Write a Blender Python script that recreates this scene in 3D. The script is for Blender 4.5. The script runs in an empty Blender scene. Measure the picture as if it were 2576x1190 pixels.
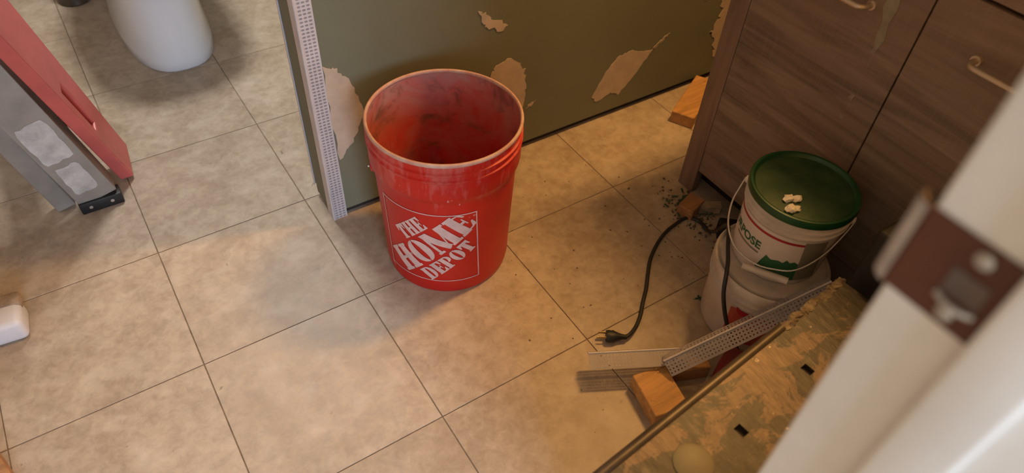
import bpy, bmesh, math, random
from mathutils import Vector, Matrix
random.seed(7)
scene = bpy.context.scene
col = scene.collection
T = 0.333            # floor tile pitch in metres
PI = math.pi

# ------------------------------------------------------------------ camera
cam = bpy.data.cameras.new('camera')
cam_o = bpy.data.objects.new('camera', cam); col.objects.link(cam_o)
cam.sensor_width = 36.0
cam.lens = 36.0 * 1782.63 / 2576.0
cam.clip_start = 0.02
R = Matrix(((0.838409, 0.367111, -0.402864), (-0.543051, 0.625749, -0.55994), (0.046531, 0.688235, 0.723994)))
cam_o.matrix_world = Matrix.Translation((0.037457, -1.256173, 1.173745)) @ R.to_4x4()
cam.dof.use_dof = True
cam.dof.focus_distance = 1.45
cam.dof.aperture_fstop = 3.2
scene.camera = cam_o

# ------------------------------------------------------------------ light and exposure
scene.view_settings.view_transform = 'Standard'
scene.view_settings.look = 'None'
scene.view_settings.gamma = 1.0
scene.view_settings.use_curve_mapping = False
scene.view_settings.exposure = 0.0
world = bpy.data.worlds.new('world'); scene.world = world
world.use_nodes = True
world.node_tree.nodes['Background'].inputs[0].default_value = (1.0, 0.91, 0.73, 1)
world.node_tree.nodes['Background'].inputs[1].default_value = 0.90

def area(name, loc, target, sx, sy, power, color):
    l = bpy.data.lights.new(name, 'AREA'); l.shape = 'RECTANGLE'; l.size = sx; l.size_y = sy
    l.energy = power; l.color = color
    o = bpy.data.objects.new(name, l); col.objects.link(o); o.location = loc
    o.rotation_euler = (Vector(target) - Vector(loc)).to_track_quat('-Z', 'Y').to_euler()
    return o
# warm bar over the vanity, neutral ceiling lamp over the toilet, daylight from the hall window behind the photographer
area('vanity_light', (1.48, -0.46, 1.80), (0.75, -0.35, 0.0), 0.12, 0.30, 23.0, (1.0, 0.52, 0.155))
area('ceiling_light', (0.35, 0.76, 1.86), (0.35, 0.76, 0.0), 0.26, 0.26, 22.0, (1.0, 0.97, 0.91))
area('hall_window_daylight', (-0.15, -3.2, 1.0), (0.4, 0.0, 0.35), 0.7, 0.9, 46.0, (0.54, 0.72, 1.0))

# ------------------------------------------------------------------ helpers
def shade(me):
    for p in me.polygons: p.use_smooth = True

def link(o, parent):
    col.objects.link(o)
    if parent: o.parent = parent
    return o

def origin_of(parent):
    v = Vector((0, 0, 0))
    while parent is not None:
        v += parent.location; parent = parent.parent
    return v

def part(name, bm, mat, parent=None, smooth=None, origin=None, **props):
    """bm is in world coordinates; becomes ONE mesh object."""
    bmesh.ops.recalc_face_normals(bm, faces=bm.faces[:])
    off = origin_of(parent) if parent else (Vector(origin) if origin is not None else Vector((0, 0, 0)))
    bmesh.ops.translate(bm, verts=bm.verts[:], vec=-off)
    me = bpy.data.meshes.new(name); bm.to_mesh(me); bm.free()
    if isinstance(mat, (list, tuple)):
        for m in mat: me.materials.append(m)
    else: me.materials.append(mat)
    if smooth is not None:
        shade(me)
        try: me.set_sharp_from_angle(angle=math.radians(smooth))
        except Exception: pass
    o = bpy.data.objects.new(name, me); link(o, parent)
    if not parent: o.location = off
    for k, v in props.items(): o[k] = v
    return o

def thing(name, label, cat, loc, group=None):
    o = bpy.data.objects.new(name, None); col.objects.link(o); o.location = loc
    o.empty_display_size = 0.05
    o['label'] = label; o['category'] = cat
    if group: o['group'] = group
    return o

def struct(o, label, cat):
    o['kind'] = 'structure'; o['label'] = label; o['category'] = cat
    return o

def box(bm, lo, hi, bevel=0.0, mat=0, rot=None, seg=2):
    lo = Vector(lo); hi = Vector(hi); c = (lo + hi) / 2; s = hi - lo
    b2 = bmesh.new()
    bmesh.ops.create_cube(b2, size=1.0)
    bmesh.ops.scale(b2, vec=s, verts=b2.verts[:])
    if bevel > 0:
        bmesh.ops.bevel(b2, geom=b2.edges[:], offset=bevel, segments=seg, profile=0.5, affect='EDGES')
    M = Matrix.Translation(c)
    if rot is not None: M = M @ rot.to_4x4()
    b2.transform(M)
    for f in b2.faces: f.material_index = mat
    merge(bm, b2)
    return bm

def merge(bm, b2):
    me = bpy.data.meshes.new('tmp'); b2.to_mesh(me); b2.free(); bm.from_mesh(me); bpy.data.meshes.remove(me)

def obox(c, ax, ay, az, sx, sy, sz, bevel=0.0, seg=2):
    """oriented box: centre, axes, full sizes"""
    bm = bmesh.new()
    rot = Matrix((Vector(ax).normalized(), Vector(ay).normalized(), Vector(az).normalized())).transposed()
    c = Vector(c); h = Vector((sx, sy, sz)) / 2
    box(bm, c - h, c + h, bevel, rot=rot, seg=seg)
    return bm

def lathe(profile, c, n=64, closed=False, a0=0.0, a1=2 * PI):
    bm = bmesh.new(); full = abs(a1 - a0 - 2 * PI) < 1e-6
    m = n if full else n + 1
    rings = []
    for r, z in profile:
        if r < 1e-6: rings.append([bm.verts.new((c[0], c[1], c[2] + z))])
        else: rings.append([bm.verts.new((c[0] + r * math.cos(a0 + (a1 - a0) * i / n), c[1] + r * math.sin(a0 + (a1 - a0) * i / n), c[2] + z)) for i in range(m)])
    prs = list(zip(rings, rings[1:]))
    if closed: prs.append((rings[-1], rings[0]))
    for A, B in prs:
        for i in range(n):
            j = (i + 1) % m
            if len(A) == 1 and len(B) == 1: continue
            if len(A) == 1: bm.faces.new((A[0], B[i], B[j]))
            elif len(B) == 1: bm.faces.new((A[i], B[0], A[j]))
            else: bm.faces.new((A[i], A[j], B[j], B[i]))
    return bm

def smooth_path(pts, n=8):
    pts = [Vector(p) for p in pts]; out = []
    P = [pts[0] * 2 - pts[1]] + pts + [pts[-1] * 2 - pts[-2]]
    for i in range(1, len(P) - 2):
        p0, p1, p2, p3 = P[i - 1:i + 3]
        for k in range(n):
            t = k / n
            out.append(0.5 * ((2 * p1) + (p2 - p0) * t + (2 * p0 - 5 * p1 + 4 * p2 - p3) * t * t + (3 * p1 - p0 - 3 * p2 + p3) * t ** 3))
    out.append(pts[-1]); return out

def tube(pts, r, n=10, caps=True, radii=None):
    bm = bmesh.new(); pts = [Vector(p) for p in pts]; rings = []
    up = Vector((0.31, 0.17, 0.93)).normalized()
    for i, p in enumerate(pts):
        d = (pts[min(i + 1, len(pts) - 1)] - pts[max(i - 1, 0)]).normalized()
        a = d.cross(up)
        if a.length < 1e-4: a = d.cross(Vector((1, 0, 0)))
        a.normalize(); b = d.cross(a).normalized(); up = b.cross(d) if False else up
        rr = radii[i] if radii else r
        rings.append([bm.verts.new(p + a * rr * math.cos(2 * PI * k / n) + b * rr * math.sin(2 * PI * k / n)) for k in range(n)])
    for A, B in zip(rings, rings[1:]):
        for k in range(n): bm.faces.new((A[k], A[(k + 1) % n], B[(k + 1) % n], B[k]))
    if caps:
        bm.faces.new(rings[0]); bm.faces.new(rings[-1][::-1])
    return bm

def loft(rings):
    bm = bmesh.new(); R_ = [[bm.verts.new(p) for p in r] for r in rings]; n = len(R_[0])
    for A, B in zip(R_, R_[1:]):
        for k in range(n): bm.faces.new((A[k], A[(k + 1) % n], B[(k + 1) % n], B[k]))
    bm.faces.new(R_[0]); bm.faces.new(R_[-1][::-1])
    return bm

def chunk(c, s, seed, n=1):
    rnd = random.Random(seed); bm = bmesh.new()
    bmesh.ops.create_icosphere(bm, subdivisions=n, radius=1.0)
    for v in bm.verts:
        k = 0.65 + 0.6 * rnd.random(); v.co = Vector((v.co.x * s[0] * k, v.co.y * s[1] * k, v.co.z * s[2] * k)) + Vector(c)
    return bm

# ------------------------------------------------------------------ materials
def new_mat(name):
    m = bpy.data.materials.new(name); m.use_nodes = True
    nt = m.node_tree; b = nt.nodes['Principled BSDF']
    return m, nt, b

def N(nt, t, **kw):
    n = nt.nodes.new(t)
    for k, v in kw.items():
        if k in n.inputs: n.inputs[k].default_value = v
        else: setattr(n, k, v)
    return n

def ramp(nt, fac, stops, mode='LINEAR'):
    r = nt.nodes.new('ShaderNodeValToRGB'); e = r.color_ramp.elements; r.color_ramp.interpolation = mode
    while len(e) > 1: e.remove(e[-1])
    e[0].position = stops[0][0]; e[0].color = (*stops[0][1], 1)
    for p, c in stops[1:]:
        x = e.new(p); x.color = (*c, 1)
    nt.links.new(fac, r.inputs[0]); return r.outputs[0]

def mixc(nt, fac, a, b, mode='MIX'):
    m = nt.nodes.new('ShaderNodeMix'); m.data_type = 'RGBA'; m.blend_type = mode
    for s, v in ((m.inputs[0], fac), (m.inputs[6], a), (m.inputs[7], b)):
        if hasattr(v, 'links') or isinstance(v, bpy.types.NodeSocket): nt.links.new(v, s)
        elif isinstance(v, (int, float)): s.default_value = v
        else: s.default_value = (*v, 1)
    return m.outputs[2]

def mth(nt, op, a, b=None, c=None, clamp=False):
    m = nt.nodes.new('ShaderNodeMath'); m.operation = op; m.use_clamp = clamp
    for i, v in enumerate((a, b, c)):
        if v is None: continue
        if isinstance(v, bpy.types.NodeSocket): nt.links.new(v, m.inputs[i])
        else: m.inputs[i].default_value = v
    return m.outputs[0]

def coord(nt, kind='Object', scale=(1, 1, 1), loc=(0, 0, 0), rot=(0, 0, 0)):
    tc = nt.nodes.new('ShaderNodeTexCoord'); mp = nt.nodes.new('ShaderNodeMapping')
    mp.inputs['Scale'].default_value = scale; mp.inputs['Location'].default_value = loc; mp.inputs['Rotation'].default_value = rot
    nt.links.new(tc.outputs[kind], mp.inputs[0]); return mp.outputs[0]

def noise(nt, vec, scale, detail=4, rough=0.55, dist=0.0):
    n = nt.nodes.new('ShaderNodeTexNoise')
    n.inputs['Scale'].default_value = scale; n.inputs['Detail'].default_value = detail
    n.inputs['Roughness'].default_value = rough; n.inputs['Distortion'].default_value = dist
    nt.links.new(vec, n.inputs['Vector']); return n.outputs[0]

def bump(nt, b, h, strength=0.3, dist=0.002):
    n = nt.nodes.new('ShaderNodeBump'); n.inputs['Strength'].default_value = strength; n.inputs['Distance'].default_value = dist
    nt.links.new(h, n.inputs['Height']); nt.links.new(n.outputs[0], b.inputs['Normal'])

def simple(name, c, rough=0.5, var=0.12, scale=12.0, metal=0.0, bmp=0.0, spec=0.5, c2=None, coordk='Object'):
    m, nt, b = new_mat(name)
    v = coord(nt, coordk); f = noise(nt, v, scale, 5, 0.6)
    lo = tuple(x * (1 - var) for x in c) if c2 is None else c2
    hi = tuple(min(1, x * (1 + var)) for x in c) if c2 is None else c
    o = ramp(nt, f, [(0.35, lo), (0.65, hi)])
    nt.links.new(o, b.inputs['Base Color']); b.inputs['Roughness'].default_value = rough
    b.inputs['Metallic'].default_value = metal; b.inputs['Specular IOR Level'].default_value = spec
    if bmp: bump(nt, b, noise(nt, v, scale * 4, 4), bmp, 0.001)
    return m

def tile_material():
    m, nt, b = new_mat('vinyl_tile')
    oi = nt.nodes.new('ShaderNodeObjectInfo')
    v = coord(nt, 'Object')
    ofs = nt.nodes.new('ShaderNodeVectorMath'); ofs.operation = 'MULTIPLY_ADD'
    cmb = nt.nodes.new('ShaderNodeCombineXYZ')
    for i in range(3): nt.links.new(mth(nt, 'MULTIPLY', oi.outputs['Random'], 37.0 + 11 * i), cmb.inputs[i])
    ad = nt.nodes.new('ShaderNodeVectorMath'); ad.operation = 'ADD'
    nt.links.new(v, ad.inputs[0]); nt.links.new(cmb.outputs[0], ad.inputs[1]); w = ad.outputs[0]
    big = noise(nt, w, 7.0, 6, 0.62, 0.6)
    c = ramp(nt, big, [(0.30, (0.33, 0.252, 0.182)), (0.47, (0.42, 0.332, 0.250)), (0.60, (0.50, 0.408, 0.318)), (0.75, (0.60, 0.518, 0.428))])
    fine = noise(nt, w, 46.0, 5, 0.7, 0.4)
    c = mixc(nt, 0.42, c, ramp(nt, fine, [(0.35, (0.30, 0.225, 0.160)), (0.7, (0.62, 0.52, 0.41))]))
    mid = noise(nt, w, 17.0, 5, 0.60, 0.25)
    c = mixc(nt, ramp(nt, mid, [(0.50, (0, 0, 0)), (0.72, (0.42,) * 3)]), c, (0.64, 0.565, 0.475))
    c = mixc(nt, ramp(nt, mid, [(0.28, (0.4,) * 3), (0.44, (0, 0, 0))]), c, (0.33, 0.245, 0.165))
    tint = ramp(nt, oi.outputs['Random'], [(0.0, (0.90, 0.89, 0.87)), (1.0, (1.0, 1.0, 1.0))])
    c = mixc(nt, 1.0, c, tint, 'MULTIPLY')
    vv = coord(nt, 'Generated')
    # grime and dried splashes in world space
    g = nt.nodes.new('ShaderNodeNewGeometry')
    dirt = noise(nt, g.outputs['Position'], 5.0, 6, 0.7, 1.2)
    c = mixc(nt, ramp(nt, dirt, [(0.56, (0, 0, 0)), (0.78, (0.5, 0.5, 0.5))]), c, (0.26, 0.21, 0.155))
    sp = noise(nt, g.outputs['Position'], 34.0, 3, 0.6, 0.3)
    c = mixc(nt, ramp(nt, sp, [(0.70, (0, 0, 0)), (0.76, (0.7, 0.7, 0.7))]), c, (0.16, 0.11, 0.075))
    nt.links.new(c, b.inputs['Base Color'])
    nt.links.new(ramp(nt, fine, [(0.3, (0.42,) * 3), (0.7, (0.56,) * 3)]), b.inputs['Roughness'])
    bump(nt, b, fine, 0.10, 0.0008)
    return m

def wood_cab(name, grain='Y', base=(0.215, 0.165, 0.132)):
    m, nt, b = new_mat(name)
    sc = (4.0, 2.2, 26.0) if grain == 'Y' else (26.0, 26.0, 2.2)
    v = coord(nt, 'Object', sc)
    a = noise(nt, v, 1.3, 7, 0.62, 0.7)
    d = tuple(x * 0.38 for x in base); l = tuple(min(1, x * 1.7) for x in base)
    c = ramp(nt, a, [(0.28, d), (0.5, base), (0.74, l)])
    v2 = coord(nt, 'Object', (8, 3.0, 7.0) if grain == 'Y' else (7, 7, 2.0))
    bl = noise(nt, v2, 0.8, 4, 0.5, 0.8)
    c = mixc(nt, ramp(nt, bl, [(0.38, (0, 0, 0)), (0.66, (0.65,) * 3)]), c, (0.245, 0.165, 0.122))
    # fine cross saw marks
    v3 = coord(nt, 'Object', (1, 260.0, 12.0) if grain == 'Y' else (260, 260, 12))
    s = noise(nt, v3, 1.0, 2, 0.5)
    c = mixc(nt, ramp(nt, s, [(0.5, (0, 0, 0)), (0.75, (0.22,) * 3)]), c, (0.33, 0.27, 0.21))
    nt.links.new(c, b.inputs['Base Color']); b.inputs['Roughness'].default_value = 0.42
    bump(nt, b, a, 0.12, 0.0006)
    return m

def pine(name, base=(0.55, 0.29, 0.10)):
    m, nt, b = new_mat(name)
    v = coord(nt, 'Object', (6, 60, 60)); a = noise(nt, v, 1.2, 5, 0.55, 0.8)
    c = ramp(nt, a, [(0.3, tuple(x * 0.66 for x in base)), (0.55, base), (0.75, tuple(min(1, x * 1.2) for x in base))])
    sp = noise(nt, coord(nt, 'Object'), 70.0, 3, 0.6)
    c = mixc(nt, ramp(nt, sp, [(0.66, (0, 0, 0)), (0.72, (0.85,) * 3)]), c, (0.10, 0.07, 0.04))
    nt.links.new(c, b.inputs['Base Color']); b.inputs['Roughness'].default_value = 0.7
    return m

def drywall_mat():
    m, nt, b = new_mat('green_drywall')
    g = nt.nodes.new('ShaderNodeNewGeometry')
    a = noise(nt, g.outputs['Position'], 3.0, 5, 0.6)
    c = ramp(nt, a, [(0.3, (0.150, 0.152, 0.098)), (0.7, (0.190, 0.190, 0.126))])
    sm = nt.nodes.new('ShaderNodeMapping'); sm.inputs['Scale'].default_value = (14, 14, 4)
    nt.links.new(g.outputs['Position'], sm.inputs[0])
    s = noise(nt, sm.outputs[0], 1.0, 6, 0.75)
    c = mixc(nt, ramp(nt, s, [(0.62, (0, 0, 0)), (0.85, (0.35,) * 3)]), c, (0.34, 0.30, 0.24))
    nt.links.new(c, b.inputs['Base Color']); b.inputs['Roughness'].default_value = 0.8
    return m

def bucket_mat(inside):
    m, nt, b = new_mat('red_bucket_inside' if inside else 'red_bucket_plastic')
    v = coord(nt, 'Object')
    sep = nt.nodes.new('ShaderNodeSeparateXYZ'); nt.links.new(v, sep.inputs[0]); z = sep.outputs[2]
    red = ramp(nt, noise(nt, v, 9.0, 4), [(0.3, (0.44, 0.008, 0.006)), (0.7, (0.58, 0.015, 0.008))])
    if inside:
        f = noise(nt, v, 9.0, 7, 0.68, 0.9)
        dry = mth(nt, 'ADD', mth(nt, 'MULTIPLY', mth(nt, 'POWER', mth(nt, 'MAXIMUM', z, 0.0), 3.0), 7.5), f)      # dried residue is thickest near the top
        c = mixc(nt, ramp(nt, dry, [(0.42, (0.02,) * 3), (0.60, (0.30,) * 3), (0.80, (0.58,) * 3), (0.93, (0.85,) * 3)]), red, (0.42, 0.24, 0.21))
        f2 = noise(nt, v, 15.0, 6, 0.7, 0.5)
        c = mixc(nt, ramp(nt, f2, [(0.50, (0, 0, 0)), (0.66, (0.80,) * 3)]), c, (0.12, 0.058, 0.034))
        b.inputs['Roughness'].default_value = 0.6
    else:
        sc = coord(nt, 'Object', (30, 30, 7))
        f = noise(nt, sc, 1.0, 6, 0.72)
        up = mth(nt, 'MULTIPLY', mth(nt, 'SUBTRACT', z, 0.25), 1.6)
        f = mth(nt, 'ADD', f, mth(nt, 'MAXIMUM', up, -0.08))
        c = mixc(nt, ramp(nt, f, [(0.60, (0, 0, 0)), (0.82, (0.36,) * 3)]), red, (0.62, 0.36, 0.30))
        sp = noise(nt, v, 42.0, 3, 0.6)
        c = mixc(nt, ramp(nt, sp, [(0.70, (0, 0, 0)), (0.75, (0.6,) * 3)]), c, (0.70, 0.48, 0.40))
        b.inputs['Roughness'].default_value = 0.40
    nt.links.new(c, b.inputs['Base Color'])
    return m

def platform_mat():
    m, nt, b = new_mat('crusted_metal')
    v = coord(nt, 'Object')
    st = coord(nt, 'Object', (70, 22, 30), rot=(0, 0, 0.5))
    a = noise(nt, st, 1.0, 6, 0.7)
    c = ramp(nt, a, [(0.3, (0.028, 0.024, 0.019)), (0.55, (0.056, 0.047, 0.036)), (0.78, (0.165, 0.138, 0.108))])
    # rusty orange worn patch across the middle
    vm = coord(nt, 'Object', (7.0, 12.0, 1))
    p = noise(nt, vm, 1.2, 6, 0.75, 0.6)
    ge = coord(nt, 'Object', (4.6, 8.5, 0.01), loc=(-0.20, -0.22, 0))
    ln = nt.nodes.new('ShaderNodeVectorMath'); ln.operation = 'LENGTH'; nt.links.new(ge, ln.inputs[0])
    pm = ramp(nt, mth(nt, 'SUBTRACT', mth(nt, 'MULTIPLY_ADD', p, 2.4, -0.55), mth(nt, 'MULTIPLY', ln.outputs['Value'], 0.36)), [(0.44, (0, 0, 0)), (0.50, (0.85,) * 3)])
    rust = ramp(nt, a, [(0.3, (0.085, 0.056, 0.037)), (0.7, (0.20, 0.132, 0.088))])
    c = mixc(nt, pm, c, rust)
    sp = noise(nt, v, 60.0, 3, 0.6)
    c = mixc(nt, ramp(nt, sp, [(0.69, (0, 0, 0)), (0.74, (0.9,) * 3)]), c, (0.62, 0.52, 0.42))
    nt.links.new(c, b.inputs['Base Color']); b.inputs['Roughness'].default_value = 0.45
    b.inputs['Metallic'].default_value = 0.25
    bump(nt, b, a, 0.5, 0.002)
    return m

M = {}
M['tile'] = tile_material()
M['grout'] = simple('dark_grout', (0.20, 0.142, 0.096), 0.9, 0.35, 30)
M['wall'] = simple('beige_wall_paint', (0.62, 0.55, 0.45), 0.8, 0.05, 3, coordk='Object')
M['ceil'] = simple('ceiling_paint', (0.72, 0.70, 0.66), 0.9, 0.03, 3)
M['trim'] = simple('white_trim_paint', (0.78, 0.735, 0.68), 0.32, 0.06, 5, c2=(0.68, 0.63, 0.57))
M['drywall'] = drywall_mat()
M['compound'] = simple('joint_compound', (0.50, 0.40, 0.30), 0.85, 0.10, 25, bmp=0.2)
M['crumb'] = simple('dry_white_crumb', (0.86, 0.80, 0.68), 0.9, 0.08, 60)
M['bead'] = simple('white_bead_plastic', (0.56, 0.52, 0.52), 0.5, 0.08, 20)
M['bead_dark'] = simple('bead_backing', (0.30, 0.265, 0.26), 0.8, 0.1, 20)
M['plate'] = simple('shade_dark_plate', (0.035, 0.026, 0.022), 0.9, 0.3, 15)  # shade of the gap below the drywall put into the colour; reused under the deck
M['cab_h'] = wood_cab('cabinet_wood_horizontal', 'Y')
M['cab_v'] = wood_cab('cabinet_wood_vertical', 'Z', (0.20, 0.135, 0.105))
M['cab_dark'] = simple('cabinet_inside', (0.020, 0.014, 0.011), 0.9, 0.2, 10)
M['counter'] = simple('vanity_top', (0.70, 0.68, 0.64), 0.2, 0.04, 8)
M['nickel'] = simple('satin_nickel', (0.60, 0.51, 0.41), 0.42, 0.05, 20, metal=0.75)
M['red_out'] = bucket_mat(False); M['red_in'] = bucket_mat(True)
M['rim'] = simple('dusty_rim', (0.60, 0.42, 0.33), 0.7, 0.2, 30, c2=(0.50, 0.24, 0.18))
M['logo'] = simple('white_print', (0.66, 0.47, 0.45), 0.5, 0.12, 40)
M['pail'] = simple('white_pail_plastic', (0.66, 0.60, 0.55), 0.4, 0.08, 14, c2=(0.50, 0.44, 0.38))
M['green_lid'] = simple('green_lid_plastic', (0.008, 0.078, 0.021), 0.38, 0.3, 16, c2=(0.004, 0.045, 0.012))
M['green_dust'] = simple('dusty_green_lid', (0.042, 0.082, 0.034), 0.5, 0.3, 22, c2=(0.006, 0.045, 0.013))
M['label_white'] = simple('paper_label', (0.66, 0.59, 0.55), 0.5, 0.05, 9)
M['label_red'] = simple('label_red', (0.36, 0.016, 0.030), 0.5, 0.1, 20)
M['label_red2'] = simple('label_red_orange', (0.50, 0.10, 0.06), 0.5, 0.2, 20, c2=(0.38, 0.03, 0.04))
M['label_green'] = simple('label_green', (0.020, 0.115, 0.045), 0.5, 0.15, 20)
M['label_dark'] = simple('label_panel', (0.21, 0.19, 0.14), 0.5, 0.15, 12)
M['wire'] = simple('wire_steel', (0.55, 0.52, 0.48), 0.35, 0.1, 30, metal=0.6)
M['black'] = simple('black_rubber', (0.012, 0.012, 0.013), 0.5, 0.3, 20)
M['cord'] = simple('black_cord', (0.022, 0.021, 0.022), 0.45, 0.25, 30)
M['brass'] = simple('brass_prong', (0.45, 0.33, 0.15), 0.4, 0.1, 20, metal=0.7)
M['maroon'] = simple('maroon_plastic', (0.20, 0.016, 0.018), 0.45, 0.2, 20)
M['pine'] = pine('pine_offcut'); M['pine2'] = pine('pine_dirty', (0.40, 0.20, 0.085))
M['platform'] = platform_mat()
M['edge'] = simple('worn_metal_edge', (0.085, 0.065, 0.048), 0.42, 0.25, 18, metal=0.35)
M['disc'] = simple('pale_disc', (0.20, 0.17, 0.095), 0.5, 0.1, 15)
M['crust'] = simple('dry_crust', (0.30, 0.24, 0.165), 0.9, 0.2, 40, c2=(0.11, 0.08, 0.05))
M['blackcase'] = simple('black_case', (0.010, 0.009, 0.009), 0.6, 0.2, 12)
M['porcelain'] = simple('porcelain', (0.78, 0.78, 0.80), 0.12, 0.02, 4)
M['chrome'] = simple('chrome', (0.7, 0.7, 0.7), 0.15, 0.03, 10, metal=1.0)
M['red_board'] = simple('red_plastic_board', (0.60, 0.125, 0.110), 0.40, 0.12, 9)
M['red_dark'] = simple('red_slot', (0.10, 0.010, 0.010), 0.6, 0.2, 9)
M['alu'] = simple('dull_aluminium', (0.30, 0.275, 0.245), 0.5, 0.14, 14, metal=0.2)
M['sticker'] = simple('worn_sticker', (0.62, 0.60, 0.58), 0.5, 0.2, 22, c2=(0.36, 0.35, 0.34))
M['bronze'] = simple('bronze_plate', (0.092, 0.026, 0.011), 0.45, 0.2, 12)
M['lip'] = simple('worn_lip_metal', (0.40, 0.35, 0.31), 0.45, 0.2, 30)
M['recess'] = simple('latch_recess', (0.115, 0.080, 0.068), 0.5, 0.2, 30)
M['steel'] = simple('worn_steel', (0.50, 0.47, 0.44), 0.35, 0.15, 25, metal=0.7)
M['white_board'] = simple('white_painted_board', (0.66, 0.66, 0.70), 0.45, 0.06, 10)
M['dirty_wood'] = simple('dirty_wood', (0.30, 0.22, 0.15), 0.8, 0.35, 30)
M['debris'] = simple('debris_dust', (0.13, 0.095, 0.065), 0.9, 0.4, 50)
M['leaf'] = simple('green_bits', (0.030, 0.085, 0.045), 0.7, 0.3, 40)
M['drip'] = simple('pale_paint_drip', (0.27, 0.245, 0.185), 0.6, 0.15, 40)
M['opal'] = simple('opal_glass', (0.8, 0.76, 0.7), 0.3, 0.02, 10)

# ================================================================== SETTING
XL, XR, YF, YB, ZC = -1.05, 1.63, -1.166, 1.40, 2.42      # room box; the doorway is in the front wall
bm = bmesh.new(); box(bm, (XL - 0.1, -3.6, -0.05), (XR + 0.1, YB + 0.1, -0.0018))
floor = struct(part('floor', bm, M['grout']), 'beige square vinyl tile floor with thin dark joints', 'floor')
g = 0.0009
bt = bmesh.new(); box(bt, (g, g, -0.004), (T - g, T - g, 0.0), 0.0007, seg=1)
tile_me = None
for i in range(-4, 6):
    for j in range(-11, 5):
        x, y = i * T, j * T
        if x > XR or y > YB or x + T < XL: continue
        if tile_me is None:
            o = part('tile', bt, M['tile'], floor); tile_me = o.data
        else:
            o = bpy.data.objects.new('tile', tile_me); link(o, floor)
        o.location = (x, y, 0)

def wallbox(name, lo, hi, label):
    b = bmesh.new(); box(b, lo, hi)
    return struct(part(name, b, M['wall']), label, 'wall')
wallbox('wall_left', (XL - 0.1, YF - 0.12, 0), (XL, YB + 0.1, ZC), 'beige painted wall left of the ladder')
wallbox('wall_back', (XL - 0.1, YB, 0), (XR + 0.1, YB + 0.1, ZC), 'beige painted wall behind the toilet')
wallbox('wall_right', (XR, YF - 0.12, 0), (XR + 0.1, YB, ZC), 'beige painted wall behind the vanity cabinet')
JX, JL = 0.352, -0.44        # faces of the two door jambs
b = bmesh.new()
box(b, (XL, YF - 0.115, 0), (JL - 0.02, YF, ZC)); box(b, (JX + 0.02, YF - 0.115, 0), (XR, YF, ZC)); box(b, (JL - 0.02, YF - 0.115, 2.06), (JX + 0.02, YF, ZC))
struct(part('wall_front', b, M['wall']), 'beige painted wall around the doorway of the photographer', 'wall')
b = bmesh.new(); box(b, (XL - 0.1, YF - 0.12, ZC), (XR + 0.1, YB + 0.1, ZC + 0.08))
struct(part('ceiling', b, M['ceil']), 'white painted ceiling above the room', 'ceiling')
for nm, lo, hi, lb in (('baseboard_back', (XL, YB - 0.014, 0), (XR, YB, 0.09), 'white baseboard along the wall behind the toilet'),
                       ('baseboard_left', (XL, YF, 0), (XL + 0.014, YB - 0.014, 0.09), 'white baseboard along the wall left of the ladder')):
    b = bmesh.new(); box(b, lo, hi, 0.004)
    struct(part(nm, b, M['trim']), lb, 'baseboard')

# ---- door jamb with stop and strike plate (near right) and its twin on the left
def jamb(name, x, sgn, label):
    r = bpy.data.objects.new(name, None); col.objects.link(r); r.location = (x, YF, 0)
    struct(r, label, 'door jamb')
    lo, hi = sorted((x, x + sgn * 0.02))
    b = bmesh.new(); box(b, (lo, YF - 0.125, 0), (hi, YF, 2.06), 0.003, seg=3); part('jamb_board', b, M['trim'], r, 40)
    s0, s1 = sorted((x + sgn * 0.001, x - sgn * 0.011))
    b = bmesh.new(); box(b, (s0, YF - 0.086, 0), (s1, YF - 0.050, 2.05), 0.004, seg=3); part('door_stop', b, M['trim'], r, 40)
    c0, c1 = sorted((x + sgn * 0.006, x + sgn * 0.065))
    b = bmesh.new(); box(b, (c0, YF - 0.138, 0), (c1, YF - 0.1255, 2.12), 0.005, seg=3); part('casing', b, M['trim'], r, 40)
    return r
trim = jamb('trim_1', JX, 1, 'white painted door jamb with bronze strike plate at lower right')
jamb('trim_2', JL, -1, 'white painted door jamb on the left side of the doorway')
b = bmesh.new(); box(b, (JL, YF - 0.125, 2.04), (JX, YF, 2.06)); part('head_board', b, M['trim'], trim)
# strike plate: flat bronze leaf, curled lip over the room-side edge, latch hole, two screws
px, z0, z1 = JX - 0.0016, 0.890, 0.946
prof = []
for y in (-1.2185, -1.205, -1.190, -1.176): prof.append((px, y))
for a in (0, 22, 45, 68, 85):
    rr = math.radians(a); prof.append((px + 0.010 * (1 - math.cos(rr)), -1.1665 + 0.010 * math.sin(rr)))
b = bmesh.new(); n_ = len(prof); inn = []
for i, (x, y) in enumerate(prof):
    a = Vector(prof[max(0, i - 1)]); c = Vector(prof[min(n_ - 1, i + 1)]); d = (c - a).normalized(); inn.append((x + d.y * 0.0013, y - d.x * 0.0013))
lp_ = prof + inn[::-1]
lo_ = [b.verts.new((x, y, z0)) for x, y in lp_]; hi_ = [b.verts.new((x, y, z1)) for x, y in lp_]
for i in range(len(lp_)):
    k_ = (i + 1) % len(lp_); b.faces.new((lo_[i], lo_[k_], hi_[k_], hi_[i]))
for i in range(n_ - 1):
    m_ = len(lp_) - 1 - i
    b.faces.new((lo_[i], lo_[i + 1], lo_[m_ - 1], lo_[m_])); b.faces.new((hi_[i], hi_[i + 1], hi_[m_ - 1], hi_[m_]))
sp = part('strike_plate', b, M['bronze'], trim, None, label='bronze strike plate with two screws')
b = bmesh.new()
lipprof = [(px + 0.010 * (1 - math.cos(math.radians(a))) - 0.0012 * math.cos(math.radians(a)), -1.1665 + 0.0112 * math.sin(math.radians(a))) for a in (8, 28, 48, 68, 86)]
rows = [[b.verts.new((x, y, z0 + 0.0004)), b.verts.new((x, y, z1 - 0.0004))] for x, y in lipprof]
for A, B in zip(rows, rows[1:]): b.faces.new((A[0], B[0], B[1], A[1]))
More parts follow.
